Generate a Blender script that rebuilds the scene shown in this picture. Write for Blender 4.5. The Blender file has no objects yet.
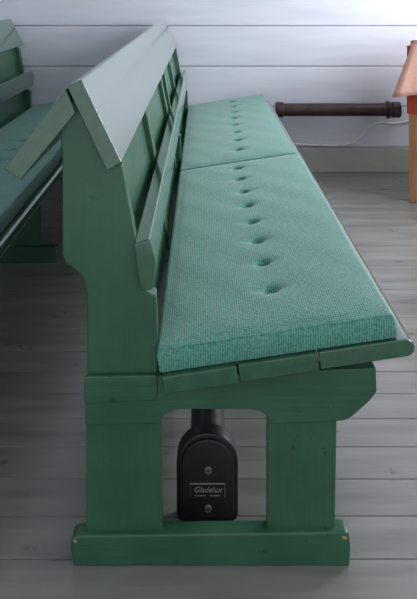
import bpy, bmesh, math, random
from mathutils import Vector, Matrix
random.seed(4)
sc=bpy.context.scene
try:
    sc.view_settings.view_transform='Standard'
except Exception: pass
F=750.0; CAMZ=1.2; HX=203.0; HY=-10.0
# ---------- measurement helper: photo measurements -> metres on the plane y=Y
def M(px,py,Y): return ((px-HX)*Y/F, CAMZ-(py-HY)*Y/F)

# ---------- materials
def newmat(name):
    m=bpy.data.materials.new(name); m.use_nodes=True
    nt=m.node_tree; b=nt.nodes['Principled BSDF']; return m,nt,b
def N(nt,t,**k):
    n=nt.nodes.new(t)
    for a,v in k.items(): setattr(n,a,v)
    return n
def noise_mat(name,c1,c2,scale=(1,1,1),nscale=8,rough=.4,bump=.1,bdist=.002,rvar=0.1,coat=0,metal=0,detail=6,grain=None,wear=None):
    m,nt,b=newmat(name)
    tc=N(nt,'ShaderNodeTexCoord'); mp=N(nt,'ShaderNodeMapping'); mp.inputs['Scale'].default_value=scale
    nt.links.new(tc.outputs['Object'],mp.inputs[0])
    no=N(nt,'ShaderNodeTexNoise'); no.inputs['Scale'].default_value=nscale; no.inputs['Detail'].default_value=detail
    nt.links.new(mp.outputs[0],no.inputs[0])
    cr=N(nt,'ShaderNodeValToRGB'); cr.color_ramp.elements[0].position=.3; cr.color_ramp.elements[1].position=.7
    cr.color_ramp.elements[0].color=(*c1,1); cr.color_ramp.elements[1].color=(*c2,1)
    nt.links.new(no.outputs[0],cr.inputs[0])
    col=cr.outputs[0]
    if wear:
        wc,ws,wt=wear
        nw=N(nt,'ShaderNodeTexNoise'); nw.inputs['Scale'].default_value=ws; nw.inputs['Detail'].default_value=5; nw.inputs['Roughness'].default_value=.65
        nt.links.new(tc.outputs['Object'],nw.inputs[0])
        rw=N(nt,'ShaderNodeValToRGB'); rw.color_ramp.elements[0].position=wt; rw.color_ramp.elements[1].position=wt+.03
        nt.links.new(nw.outputs[0],rw.inputs[0])
        mx=N(nt,'ShaderNodeMix',data_type='RGBA'); nt.links.new(rw.outputs[0],mx.inputs[0]); nt.links.new(col,mx.inputs[6]); mx.inputs[7].default_value=(*wc,1)
        col=mx.outputs[2]
    nt.links.new(col,b.inputs['Base Color'])
    mr=N(nt,'ShaderNodeMapRange'); mr.inputs[3].default_value=rough-rvar; mr.inputs[4].default_value=rough+rvar
    nt.links.new(no.outputs[0],mr.inputs[0]); nt.links.new(mr.outputs[0],b.inputs['Roughness'])
    bp=N(nt,'ShaderNodeBump'); bp.inputs['Strength'].default_value=bump; bp.inputs['Distance'].default_value=bdist
    hs=no.outputs[0]
    if grain:
        mg=N(nt,'ShaderNodeMapping'); mg.inputs['Scale'].default_value=grain
        nt.links.new(tc.outputs['Object'],mg.inputs[0])
        ng=N(nt,'ShaderNodeTexNoise'); ng.inputs['Scale'].default_value=1; ng.inputs['Detail'].default_value=4; ng.inputs['Distortion'].default_value=.4
        nt.links.new(mg.outputs[0],ng.inputs[0])
        ad=N(nt,'ShaderNodeMath',operation='ADD'); nt.links.new(hs,ad.inputs[0]); nt.links.new(ng.outputs[0],ad.inputs[1]); hs=ad.outputs[0]
    nt.links.new(hs,bp.inputs['Height']); nt.links.new(bp.outputs[0],b.inputs['Normal'])
    b.inputs['Metallic'].default_value=metal
    b.inputs['Coat Weight'].default_value=coat; b.inputs['Coat Roughness'].default_value=.12
    return m
G1=(.027,.096,.052); G2=(.039,.128,.071)
paint=noise_mat('green_paint',G1,G2,(1,1,1),9,.32,.6,.002,.08,grain=(80,80,5),wear=((.015,.05,.03),24,.66))
paint_h=noise_mat('green_paint_crossgrain',G1,G2,(1,1,1),9,.32,.6,.002,.08,grain=(6,80,90),wear=((.015,.05,.03),24,.66))
paint_long=noise_mat('green_paint_long',G1,G2,(8,.5,8),6,.24,.2,.001,.05,coat=.3,grain=(60,3,60))
paint_top=noise_mat('green_paint_gloss',G1,G2,(6,.4,6),6,.2,.05,.0006,.04,coat=1,grain=(40,2,40))
floor_m=noise_mat('floor_paint',(.155,.157,.148),(.275,.273,.258),(.7,5,1),3.0,.32,.35,.002,.12,coat=.25,detail=9,grain=(2,60,2),wear=((.11,.11,.105),7,.64))
wall_m=noise_mat('wall_paint',(.60,.625,.72),(.69,.71,.79),(.6,1,6),3,.45,.3,.0015,.08,grain=(3,3,60))
ceil_m=noise_mat('ceiling_paint',(.7,.7,.72),(.76,.76,.78),(.6,1,6),3,.5,.2,.001,.08)
base_m=noise_mat('baseboard_paint',(.36,.37,.325),(.43,.44,.385),(1,1,6),3,.45,.2,.001,.08)
black_m=noise_mat('black_enamel',(.008,.008,.011),(.017,.017,.021),(1,1,1),30,.42,.4,.001,.1)
pipe_m=noise_mat('rusty_pipe',(.018,.014,.016),(.065,.036,.032),(1,1,1),14,.38,.3,.001,.1,metal=.3)
screw_m=noise_mat('screw_steel',(.25,.24,.22),(.4,.38,.35),(1,1,1),30,.4,.1,.001,.1,metal=.8)
plate_m=noise_mat('plate_black',(.012,.012,.014),(.02,.02,.02),(1,1,1),30,.35,.1,.001,.05)
letter_m=noise_mat('plate_lettering',(.36,.35,.32),(.45,.43,.40),(1,1,1),30,.4,.1,.001,.05,metal=.4)
cable_m=noise_mat('cable_white',(.75,.75,.75),(.8,.8,.8),(1,1,1),10,.5,.05,.001,.05)
cloth_m=noise_mat('salmon_cloth',(.84,.44,.35),(.90,.55,.45),(1,1,1),60,.8,.3,.001,.05)
red_m=noise_mat('red_trim',(.55,.06,.03),(.62,.09,.04),(1,1,1),40,.7,.2,.001,.05)
wood_m=noise_mat('pine_wood',(.42,.19,.08),(.58,.30,.14),(8,8,.8),6,.4,.2,.001,.05)
frame_m=noise_mat('window_paint',(.7,.7,.7),(.78,.78,.78),(1,1,1),10,.4,.1,.001,.05)
worn_m=noise_mat('worn_wood',(.40,.20,.09),(.55,.30,.15),(1,1,1),60,.6,.3,.001,.05)

# woven fabric
def fabric():
    m,nt,b=newmat('teal_fabric')
    tc=N(nt,'ShaderNodeTexCoord')
    def wave(direction,scale,dist):
        wv=N(nt,'ShaderNodeTexWave'); wv.wave_type='BANDS'; wv.bands_direction=direction
        wv.inputs['Scale'].default_value=scale; wv.inputs['Distortion'].default_value=dist; wv.inputs['Detail'].default_value=2; wv.inputs['Detail Scale'].default_value=3
        nt.links.new(tc.outputs['Object'],wv.inputs[0]); return wv.outputs['Fac']
    a=wave('X',62,2.2); c=wave('Y',46,2.2)
    mul=N(nt,'ShaderNodeMath',operation='MULTIPLY'); nt.links.new(a,mul.inputs[0]); nt.links.new(c,mul.inputs[1])
    mp=N(nt,'ShaderNodeMapping'); mp.inputs['Scale'].default_value=(150,260,200)
    nt.links.new(tc.outputs['Object'],mp.inputs[0])
    n1=N(nt,'ShaderNodeTexNoise'); n1.inputs['Scale'].default_value=1; n1.inputs['Detail'].default_value=3
    nt.links.new(mp.outputs[0],n1.inputs[0])
    sc1=N(nt,'ShaderNodeMath',operation='MULTIPLY'); sc1.inputs[1].default_value=.45; nt.links.new(mul.outputs[0],sc1.inputs[0])
    ad=N(nt,'ShaderNodeMath',operation='ADD'); nt.links.new(n1.outputs[0],ad.inputs[0]); nt.links.new(sc1.outputs[0],ad.inputs[1])
    cr=N(nt,'ShaderNodeValToRGB')
    cr.color_ramp.elements[0].position=.36; cr.color_ramp.elements[1].position=.90
    cr.color_ramp.elements[0].color=(.026,.150,.118,1); cr.color_ramp.elements[1].color=(.125,.40,.325,1)
    nt.links.new(ad.outputs[0],cr.inputs[0]); nt.links.new(cr.outputs[0],b.inputs['Base Color'])
    b.inputs['Roughness'].default_value=.65
    b.inputs['Sheen Weight'].default_value=.25
    bp=N(nt,'ShaderNodeBump'); bp.inputs['Strength'].default_value=.7; bp.inputs['Distance'].default_value=.0014
    nt.links.new(ad.outputs[0],bp.inputs['Height']); nt.links.new(bp.outputs[0],b.inputs['Normal'])
    return m
fab=fabric()
button_m=noise_mat('button_fabric',(.006,.035,.03),(.012,.058,.047),(1,1,1),90,.7,.2,.001,.05)

# ---------- geometry helpers
def link(o,parent=None):
    sc.collection.objects.link(o)
    if parent: o.parent=parent
    return o
def bevel(o,w=.003,seg=2):
    b=o.modifiers.new('bevel','BEVEL'); b.width=w; b.segments=seg; b.limit_method='ANGLE'; b.angle_limit=math.radians(35)
    o.modifiers.new('wn','WEIGHTED_NORMAL')
def empty(name,loc=(0,0,0)):
    e=bpy.data.objects.new(name,None); e.empty_display_size=.1; e.location=loc; sc.collection.objects.link(e); return e
def smooth(me):
    for p in me.polygons: p.use_smooth=True
def prism(name,pts,y0,y1,mat,parent=None,bw=.003):
    """pts: (x,z) outline, extruded along Y"""
    bm=bmesh.new()
    a=[bm.verts.new((x,y0,z)) for x,z in pts]; c=[bm.verts.new((x,y1,z)) for x,z in pts]
    bm.faces.new(a); bm.faces.new(list(reversed(c)))
    n=len(pts)
    for i in range(n): bm.faces.new((a[i],c[i],c[(i+1)%n],a[(i+1)%n]))
    bmesh.ops.recalc_face_normals(bm,faces=bm.faces)
    me=bpy.data.meshes.new(name); bm.to_mesh(me); bm.free(); me.materials.append(mat)
    o=link(bpy.data.objects.new(name,me),parent)
    if bw:
        smooth(me); bevel(o,bw)
    return o
def boxes(name,lst,mat,parent=None,bw=.002):
    bm=bmesh.new()
    for (x0,x1,y0,y1,z0,z1) in lst:
        r=bmesh.ops.create_cube(bm,size=1)
        for v in r['verts']:
            v.co=Vector(((x0+x1)/2+v.co.x*(x1-x0),(y0+y1)/2+v.co.y*(y1-y0),(z0+z1)/2+v.co.z*(z1-z0)))
    me=bpy.data.meshes.new(name); bm.to_mesh(me); bm.free(); me.materials.append(mat)
    o=link(bpy.data.objects.new(name,me),parent)
    if bw: smooth(me); bevel(o,bw)
    return o
def cyl(name,p0,p1,r,mat,parent=None,seg=32,bw=.002):
    p0=Vector(p0);p1=Vector(p1); d=p1-p0
    bm=bmesh.new(); bmesh.ops.create_cone(bm,cap_ends=True,segments=seg,radius1=r,radius2=r,depth=d.length)
    bm.transform(Matrix.Translation((p0+p1)/2)@d.to_track_quat('Z','Y').to_matrix().to_4x4())
    me=bpy.data.meshes.new(name); bm.to_mesh(me); bm.free(); me.materials.append(mat); smooth(me)
    o=link(bpy.data.objects.new(name,me),parent)
    bevel(o,bw) if bw else None
    return o
def tube(name,pts,r,mat,parent=None):
    cu=bpy.data.curves.new(name,'CURVE'); cu.dimensions='3D'; cu.bevel_depth=r; cu.bevel_resolution=3
    s=cu.splines.new('NURBS'); s.points.add(len(pts)-1)
    for i,p in enumerate(pts): s.points[i].co=(*p,1)
    s.use_endpoint_u=True; s.order_u=3
    cu.materials.append(mat)
    return link(bpy.data.objects.new(name,cu),parent)

# ---------- room
WY=4.95
XL,XR=-2.7,2.3; YN=-.6
lst=[]; y=WY-.001
while y>YN:
    lst.append((XL,XR,y-.1282,y-.001,-.03,0)); y-=.1295
fl=boxes('floor',lst,floor_m,None,.0018)
sub=boxes('subfloor',[(XL,XR,YN,WY,-.06,-.0305)],floor_m,fl,0)
def plankwall(name,axis,c,a0,a1,mat,holes=()):
    lst=[]; z=.163-.267
    while z<2.5:
        z0=max(z,0); z1=min(z+.2640,2.6)
        segs=[(a0,a1)]
        for (h0,h1,hz0,hz1) in holes:
            if z1>hz0+.01 and z0<hz1-.01:
                ns=[]
                for s in segs:
                    if s[0]<h0: ns.append((s[0],min(h0,s[1])))
                    if s[1]>h1: ns.append((max(h1,s[0]),s[1]))
                segs=ns if ns else segs
        for s in segs:
            if axis=='y': lst.append((s[0],s[1],c,c+.03,z0,z1))
            else:
                lst.append((min(c,c+.03),max(c,c+.03),s[0],s[1],z0,z1) if c>0 else (c-.03,c,s[0],s[1],z0,z1))
        z+=.267
    return boxes(name,lst,mat,None,.007)
wb=plankwall('wall_back','y',WY,XL,XR,wall_m)
boxes('backing',[(XL,XR,WY+.031,WY+.06,0,2.6)],wall_m,wb,0)
wr=plankwall('wall_right','x',XR,YN,WY,wall_m,[(2.9,4.2,.95,2.3),(.4,1.7,.95,2.3)])
wl=plankwall('wall_left','x',XL,YN,WY,wall_m)
boxes('ceiling',[(XL,XR,YN,WY,2.6,2.65)],ceil_m,None,0)
boxes('baseboard_back',[(XL,XR,WY-.022,WY,0,.163)],base_m,None,.005)
boxes('baseboard_right',[(XR-.022,XR,YN,WY-.023,0,.163)],base_m,None,.005)
for i,(a,b) in enumerate([(2.9,4.2),(.4,1.7)]):
    z0,z1=.97,2.3
    L=[(XR-.03,XR+.06,a-.06,a+.03,z0-.06,z1+.06),(XR-.03,XR+.06,b-.03,b+.06,z0-.06,z1+.06),
       (XR-.05,XR+.06,a-.06,b+.06,z0-.07,z0),(XR-.03,XR+.06,a-.06,b+.06,z1,z1+.07),
       (XR+.0,XR+.04,(a+b)/2-.02,(a+b)/2+.02,z0,z1),(XR,XR+.04,a,b,1.6,1.63)]
    boxes('window_%d'%(i+1),L,frame_m,None,.003)
    ld=bpy.data.lights.new('window_daylight','AREA'); ld.shape='RECTANGLE'; ld.size=1.3; ld.size_y=1.35
    ld.energy=104 if i==0 else 16; ld.color=(.95,.97,1)
    lo=bpy.data.objects.new('window_daylight_%d'%(i+1),ld); lo.location=(XR+.12,(a+b)/2,1.62); lo.rotation_euler=(0,math.radians(90),0)
    sc.collection.objects.link(lo)

# ---------- bench
YS=1.5625; YE=4.88
TAN=.1505; ANG=math.atan(TAN); X0=-.0896; Z0=.404
def S(s,n):  # seat coordinates: s along tilt from rear, n normal
    return (X0+s*math.cos(ANG)-n*math.sin(ANG), Z0+s*math.sin(ANG)+n*math.cos(ANG))
def cushion(name,ya,yb,rowA,rowB,nb,seed,parent,W=.497):
    T=.050; R=.009; L=yb-ya
    def axis(n,l):
        e=[0,.001,.003,.006,.0095,.015,.022]
        mid=[.022+(l-.044)*i/n for i in range(1,n)]
        return e+mid+[l-k for k in reversed(e)]
    xs=axis(90,W); ys=axis(int(L/.0055),L)
    btn=[]
    for i in range(nb):
        t=i/(nb-1); y=rowA[1]+(rowB[1]-rowA[1])*t - ya
        x=(rowA[0]+(rowB[0]-rowA[0])*t - X0)/math.cos(ANG); btn.append((x,y))
    def corner(d): 
        return 0 if d>=R else R-math.sqrt(max(0,R*R-(R-d)**2))
    def top(x,y):
        d=min(x,W-x); e=min(y,L-y)
        z=T-corner(d)-corner(e)*.9
        z=max(z,T-R-.001)
        z+=.008*(1-(2*x/W-1)**4)*(1-(2*y/L-1)**20)*min(1,min(d,e)/.03)
        z+=.0012*math.sin(x*37+seed)*math.sin(y*23+1.7*seed)*min(1,min(d,e)/.03)
        for bx,by in btn:
            dx=x-bx; dy=y-by; 
            if abs(dy)<.12:
                r=math.sqrt(dx*dx+dy*dy)
                z-=.016*math.exp(-(r/.0155)**3)+.006*math.exp(-(r/.032)**2)
                z-=.002*math.exp(-(dy/.009)**2)*math.exp(-(dx/.04)**2)
        return z
    me=bpy.data.meshes.new(name); V=[];Fc=[]
    nx=len(xs); ny=len(ys)
    def wob(y): return .0015*math.sin(y*9+seed)
    for x in xs:
        for y in ys:
            X,Z=S(x+ (wob(y) if x>W/2 else 0),top(x,y)); V.append((X,ya+y,Z))
    o2=len(V)
    for x in xs:
        for y in ys:
            d=min(x,W-x); e=min(y,L-y)
            X,Z=S(x+(wob(y) if x>W/2 else 0),min(.016,.35*(corner(d)+corner(e)))); V.append((X,ya+y,Z))
    for i in range(nx-1):
        for j in range(ny-1):
            a=i*ny+j; Fc.append((a,a+ny,a+ny+1,a+1)); Fc.append((o2+a,o2+a+1,o2+a+ny+1,o2+a+ny))
    def strip(idx):
        n=len(idx)
        for k in range(n):
            a=idx[k]; b=idx[(k+1)%n]; Fc.append((a,b,o2+b,o2+a))
    loop=[i*ny for i in range(nx)]+[(nx-1)*ny+j for j in range(1,ny)]+[i*ny+ny-1 for i in range(nx-2,-1,-1)]+[j for j in range(ny-2,0,-1)]
    strip(loop)
    me.from_pydata(V,[],Fc); me.materials.append(fab); smooth(me)
    bm=bmesh.new(); bm.from_mesh(me); bmesh.ops.recalc_face_normals(bm,faces=bm.faces); bm.to_mesh(me); bm.free()
    o=link(bpy.data.objects.new(name,me),parent)
    bm=bmesh.new()
    for bx,by in btn:
        X,Z=S(bx,top(bx,by)+.002)
        bmesh.ops.create_uvsphere(bm,u_segments=16,v_segments=8,radius=1,matrix=Matrix.Translation((X,ya+by,Z))@Matrix.Rotation(-ANG,4,'Y')@Matrix.Diagonal((.0115,.0115,.005,1)))
    mb=bpy.data.meshes.new(name+'_buttons'); bm.to_mesh(mb); bm.free(); mb.materials.append(button_m); smooth(mb)
    link(bpy.data.objects.new(name+'_buttons',mb),parent)
    return o
def front_frame(parent,suffix,y,post=True,extra=0):
    """support frame: foot, two legs, arched beam and back post. y = front of the foot"""
    Y=YS
    def P(l,off=0): return [M(a,b,Y+off) for a,b in l]
    prism('foot'+suffix,[(x+(extra if x>0 else 0),z) for x,z in P([(73,566.9),(350,566.9),(351,550),(350,534),(344,532),(77,536),(71,539),(70.5,550)])],y,y+.042,paint_h,parent,.005)
    yl=y+.015
    prism('leg_rear'+suffix,P([(86,420),(161,420),(162.5,535),(86,535)],.015),yl,yl+.024,paint,parent,.003)
    prism('leg_front'+suffix,P([(267,418),(337,418),(335,535),(267,535)],.015),yl,yl+.024,paint,parent,.003)
    arch=[(160,424)]
    for k in range(1,10):
        a=math.pi/2*k/9; arch.append((160+22*(1-math.cos(a)),424-14.5*math.sin(a)))
    arch2=[(270-p[0]+160,p[1]) for p in arch]
    out=[(85,379),(376,368),(377,392),(370,401),(352,417),(344,421)]+arch2+list(reversed(arch))+[(85,425)]
    prism('beam'+suffix,P(out,.009),y+.009,y+.05,paint_h,parent,.0025)
    prism('beam_cap'+suffix,P([(84,377),(157,375.5),(157,401),(84,404)],.004),y+.004,y+.014,paint_h,parent,.003)
    if post:
        pl=[(68,104),(80,100),(110,166),(122,166),(129,205),(136,243),(142,290),(156,296),(158,379),(87,379),(87,292),(84,280),(76,270),(66,264),(62.5,255),(62,150),(60,132)]
        prism('back_post'+suffix,P(pl,.018),y+.018,y+.06,paint,parent,.003)
def bench(name,dx,mid=3.3,extra=0):
    e=empty(name,(0,0,0))
    front_frame(e,'_near',YS)
    front_frame(e,'_mid',mid,True,extra)
    front_frame(e,'_end',YE-.13)
    edges=[(.005,.160),(.163,.328),(.331,.530)]
    for i,(a,b) in enumerate(edges):
        if i<2: pts=[S(a,-.001),S(b,-.001),S(b,-.037),S(a,-.037)]
        else:
            pts=[S(a,-.001)]
            for k in range(9):
                t=math.pi/2-math.pi*k/8
                pts.append(S(b-.019+.019*math.cos(t),-.019+.018*math.sin(t)))
            pts.append(S(a,-.037))
        prism('seat_plank_%d'%(i+1),pts,YS-.022+.003*i,YE,paint_top if i==2 else paint_long,e,.003)
    cushion('cushion_near',YS-.008,3.10,(.166,1.762),(.142,2.975),8,1,e)
    cushion('cushion_far',3.112,4.86,(.165,3.31),(.19,4.70),8,2,e,.490)
    ya=YS-.006
    prism('upper_board',[M(a,b,YS) for a,b in [(82,79),(122,162),(107,171),(67,86)]],ya,YE,paint_top,e,.003)
    prism('rear_board',[M(a,b,YS) for a,b in [(66,88),(76,113),(21,180),(4,169)]],ya+.004,YE,paint_top,e,.003)
    prism('lower_rail',[M(a,b,YS) for a,b in [(134,243),(150,238),(156,262),(153,289),(141,290),(136,262)]],ya,YE,paint_top,e,.004)
    prism('back_panel',[M(a,b,YS) for a,b in [(96,150),(104,150),(128,270),(150,384),(142,384),(118,270)]],YS+.06,YE,paint,e,.002)
    for i,yy in enumerate([2.36,3.2,4.04]):
        prism('stile_%d'%i,[M(a,b,YS) for a,b in [(104,150),(114,158),(136,270),(152,384),(148,384),(126,270)]],yy,yy+.07,paint,e,.002)
    prism('under_rail',[M(a,b,YS) for a,b in [(120,400),(130,400),(130,424),(120,424)]],YS+.06,YE,paint,e,.002)
    e.location.x=dx
    return e
b1=bench('church_pew',0)
b2=bench('church_pew.001',-1.0,3.3,.05)
def disc(name,px,py,Y,r,mat,parent,th=.0012):
    x,z=M(px,py,Y); return cyl(name,(x,Y+.002,z),(x,Y-th,z),r,mat,parent,16,.0005)
for i,(a,b,Y) in enumerate([(128,384,YS+.004),(103,414,YS+.009),(104,460,YS+.015),(312,440,YS+.015),(300,410,YS+.009),(100,268,YS+.018),(72,262,YS+.018),(330,408,YS+.009)]):
    disc('plug_%d'%i,a,b,Y,.0038,paint,b1)
def patch(name,pts,y,mat,parent):
    return prism(name,pts,y-.0004,y+.002,mat,parent,.0002)
patch('worn_paint_1',[M(a,b,YS) for a,b in [(73,541),(75,539.5),(77,541),(75.5,543)]],YS,worn_m,b1)
patch('worn_paint_2',[M(a,b,YS) for a,b in [(341,536.5),(346,536),(348,539),(344,539.5)]],YS,worn_m,b1)

# ---------- tubular heater under the pew
h=empty('tubular_heater')
HYc=1.69
def PH(px,py): return M(px,py,HYc)
cx=207.5
def tomb(w,top,bot,n=18,rb=7):
    pts=[]
    for k in range(n+1):
        a=math.pi*k/n; pts.append((cx-w*math.cos(a),top+w-w*math.sin(a)))
    pts+= [(cx+w,bot-rb),(cx+w-rb*.3,bot-rb*.3),(cx+w-rb,bot),(cx-w+rb,bot),(cx-w+rb*.3,bot-rb*.3),(cx-w,bot-rb)]
    return pts
prism('end_cap_rim',[PH(a,b) for a,b in tomb(31,433,522.5)],HYc,HYc+.045,black_m,h,.006)
prism('end_cap_face',[PH(a,b) for a,b in tomb(26.5,438,517)],HYc-.007,HYc+.001,black_m,h,.004)
cyl('heater_tube',(.012,HYc+.03,.125),(.012,4.8,.125),.042,black_m,h,40,.002)
for i,yy in enumerate([2.3,3.9]):
    boxes('tube_stand_%d'%i,[(-.03,.055,yy,yy+.03,0,.10)],black_m,h,.002)
for i,(px,py) in enumerate([(208,468),(208,506)]):
    x,z=PH(px,py); cyl('cap_screw_%d'%i,(x,HYc-.011,z),(x,HYc-.005,z),.0085,screw_m,h,20,.0015)
    boxes('screw_slot_%d'%i,[(x-.006,x+.006,HYc-.0116,HYc-.0105,z-.0008,z+.0008)],plate_m,h,0)
x0,z0=PH(190,495); x1,z1=PH(225,481)
boxes('name_plate',[(x0,x1,HYc-.010,HYc-.006,z0,z1)],letter_m,h,.001)
boxes('name_plate_field',[(x0+.0008,x1-.0008,HYc-.0106,HYc-.0095,z0+.0008,z1-.0008)],plate_m,h,0)
def text(name,body,x,z,size,mat,y,shear=0):
    cu=bpy.data.curves.new(name,'FONT'); cu.body=body; cu.size=size; cu.align_x='CENTER'; cu.align_y='CENTER'; cu.extrude=.0004; cu.shear=shear
    cu.materials.append(mat); o=bpy.data.objects.new(name,cu); o.location=(x,y,z); o.rotation_euler=(math.pi/2,0,0); return link(o,h)
text('plate_name','Gladelux',(x0+x1)/2,z0+(z1-z0)*.60,.0175,letter_m,HYc-.0112,.3)
boxes('plate_lines',[((x0+x1)/2-.028,(x0+x1)/2-.004,HYc-.0112,HYc-.0104,z0+.005,z0+.0065),((x0+x1)/2+.004,(x0+x1)/2+.028,HYc-.0112,HYc-.0104,z0+.005,z0+.0065)],letter_m,h,0)

# ---------- wall pipe heater
wp=empty('wall_pipe_heater')
PZ=.425; PY=4.855
cyl('pipe',(.50,PY,PZ),(1.24,PY,PZ),.042,pipe_m,wp)
cyl('pipe_end_cap',(1.22,PY,PZ),(1.275,PY,PZ),.052,pipe_m,wp,40,.006)
cyl('pipe_flange',(1.19,PY,PZ),(1.205,PY,PZ),.058,pipe_m,wp,40,.002)
cyl('pipe_cap_left',(.47,PY,PZ),(.52,PY,PZ),.05,pipe_m,wp,40,.004)
boxes('brackets',[(.70,.73,PY,WY,PZ-.01,PZ+.01),(1.1,1.13,PY,WY,PZ-.01,PZ+.01)],pipe_m,wp,.001)
def C(px,py): 
    x,z=M(px,py,WY-.010); return (x,WY-.012,z)
tube('wall_cable',[C(268,143),C(300,144),C(330,146),C(352,144),C(362,135),C(368,126),C(380,122),C(395,124),C(410,120),C(440,116)],.007,cable_m)

# ---------- side table with cloth, standing at an angle
t=empty('side_table',(1.155,4.25,0)); t.rotation_euler=(0,0,math.radians(-32))
TW,TD=.62,.5; TZ=.915
legs=[]
for lx in (0,TW-.055):
    for ly in (0,TD-.055): legs.append((lx+.01,lx+.055,ly,ly+.045,0,TZ-.03))
boxes('legs',legs,wood_m,t,.004)
boxes('apron',[(.008,TW-.03,-.006,.010,.50,TZ-.03),(.0,.014,.0,TD-.03,.50,TZ-.03)],red_m,t,.002)
boxes('table_top',[(.02,TW,0,TD,TZ-.03,TZ)],wood_m,t,.003)
bm=bmesh.new(); rings=[]
nn=96
for k in range(11):
    f=k/10; ring=[]
    for i in range(nn):
        u=i/nn*4; s=int(u); v=u-s
        cxs=[(0,0),(1,0),(1,1),(0,1)]
        a=cxs[s]; b=cxs[(s+1)%4]
        px=a[0]+(b[0]-a[0])*v; py=a[1]+(b[1]-a[1])*v
        cn=abs(2*v-1)**3
        z=TZ+.005-f*(.29+.03*cn)
        fl2=(.02+.075*cn)*f
        wv=.012*f*math.sin(i*.8)
        sx=(px-.5)*2; sy=(py-.5)*2
        x=.045+px*(TW-.03); yv=-.012+py*(TD+.01)
        ring.append(bm.verts.new((x+sx*fl2+(wv if abs(sx)>.99 else 0),yv+sy*fl2+(wv if abs(sy)>.99 else 0),z)))
    rings.append(ring)
bm.faces.new(rings[0])
for k in range(10):
    for i in range(nn): bm.faces.new((rings[k][i],rings[k][(i+1)%nn],rings[k+1][(i+1)%nn],rings[k+1][i]))
me=bpy.data.meshes.new('tablecloth'); bm.to_mesh(me); bm.free(); me.materials.append(cloth_m); smooth(me)
o=link(bpy.data.objects.new('tablecloth',me),t); so=o.modifiers.new('s','SOLIDIFY'); so.thickness=.003

# ---------- world + camera
w=bpy.data.worlds.new('World'); sc.world=w; w.use_nodes=True
bg=w.node_tree.nodes['Background']; bg.inputs[0].default_value=(.93,.96,1,1); bg.inputs[1].default_value=.95
cd=bpy.data.cameras.new('cam'); co=bpy.data.objects.new('camera',cd); sc.collection.objects.link(co)
co.location=(0,0,CAMZ); co.rotation_euler=(math.pi/2,0,0)
cd.sensor_fit='VERTICAL'; cd.sensor_height=36; cd.sensor_width=36; cd.lens=F/599*36
cd.shift_y=-(299.5-HY)/599; cd.shift_x=(208.5-HX)/599
cd.clip_start=.02
sc.camera=co
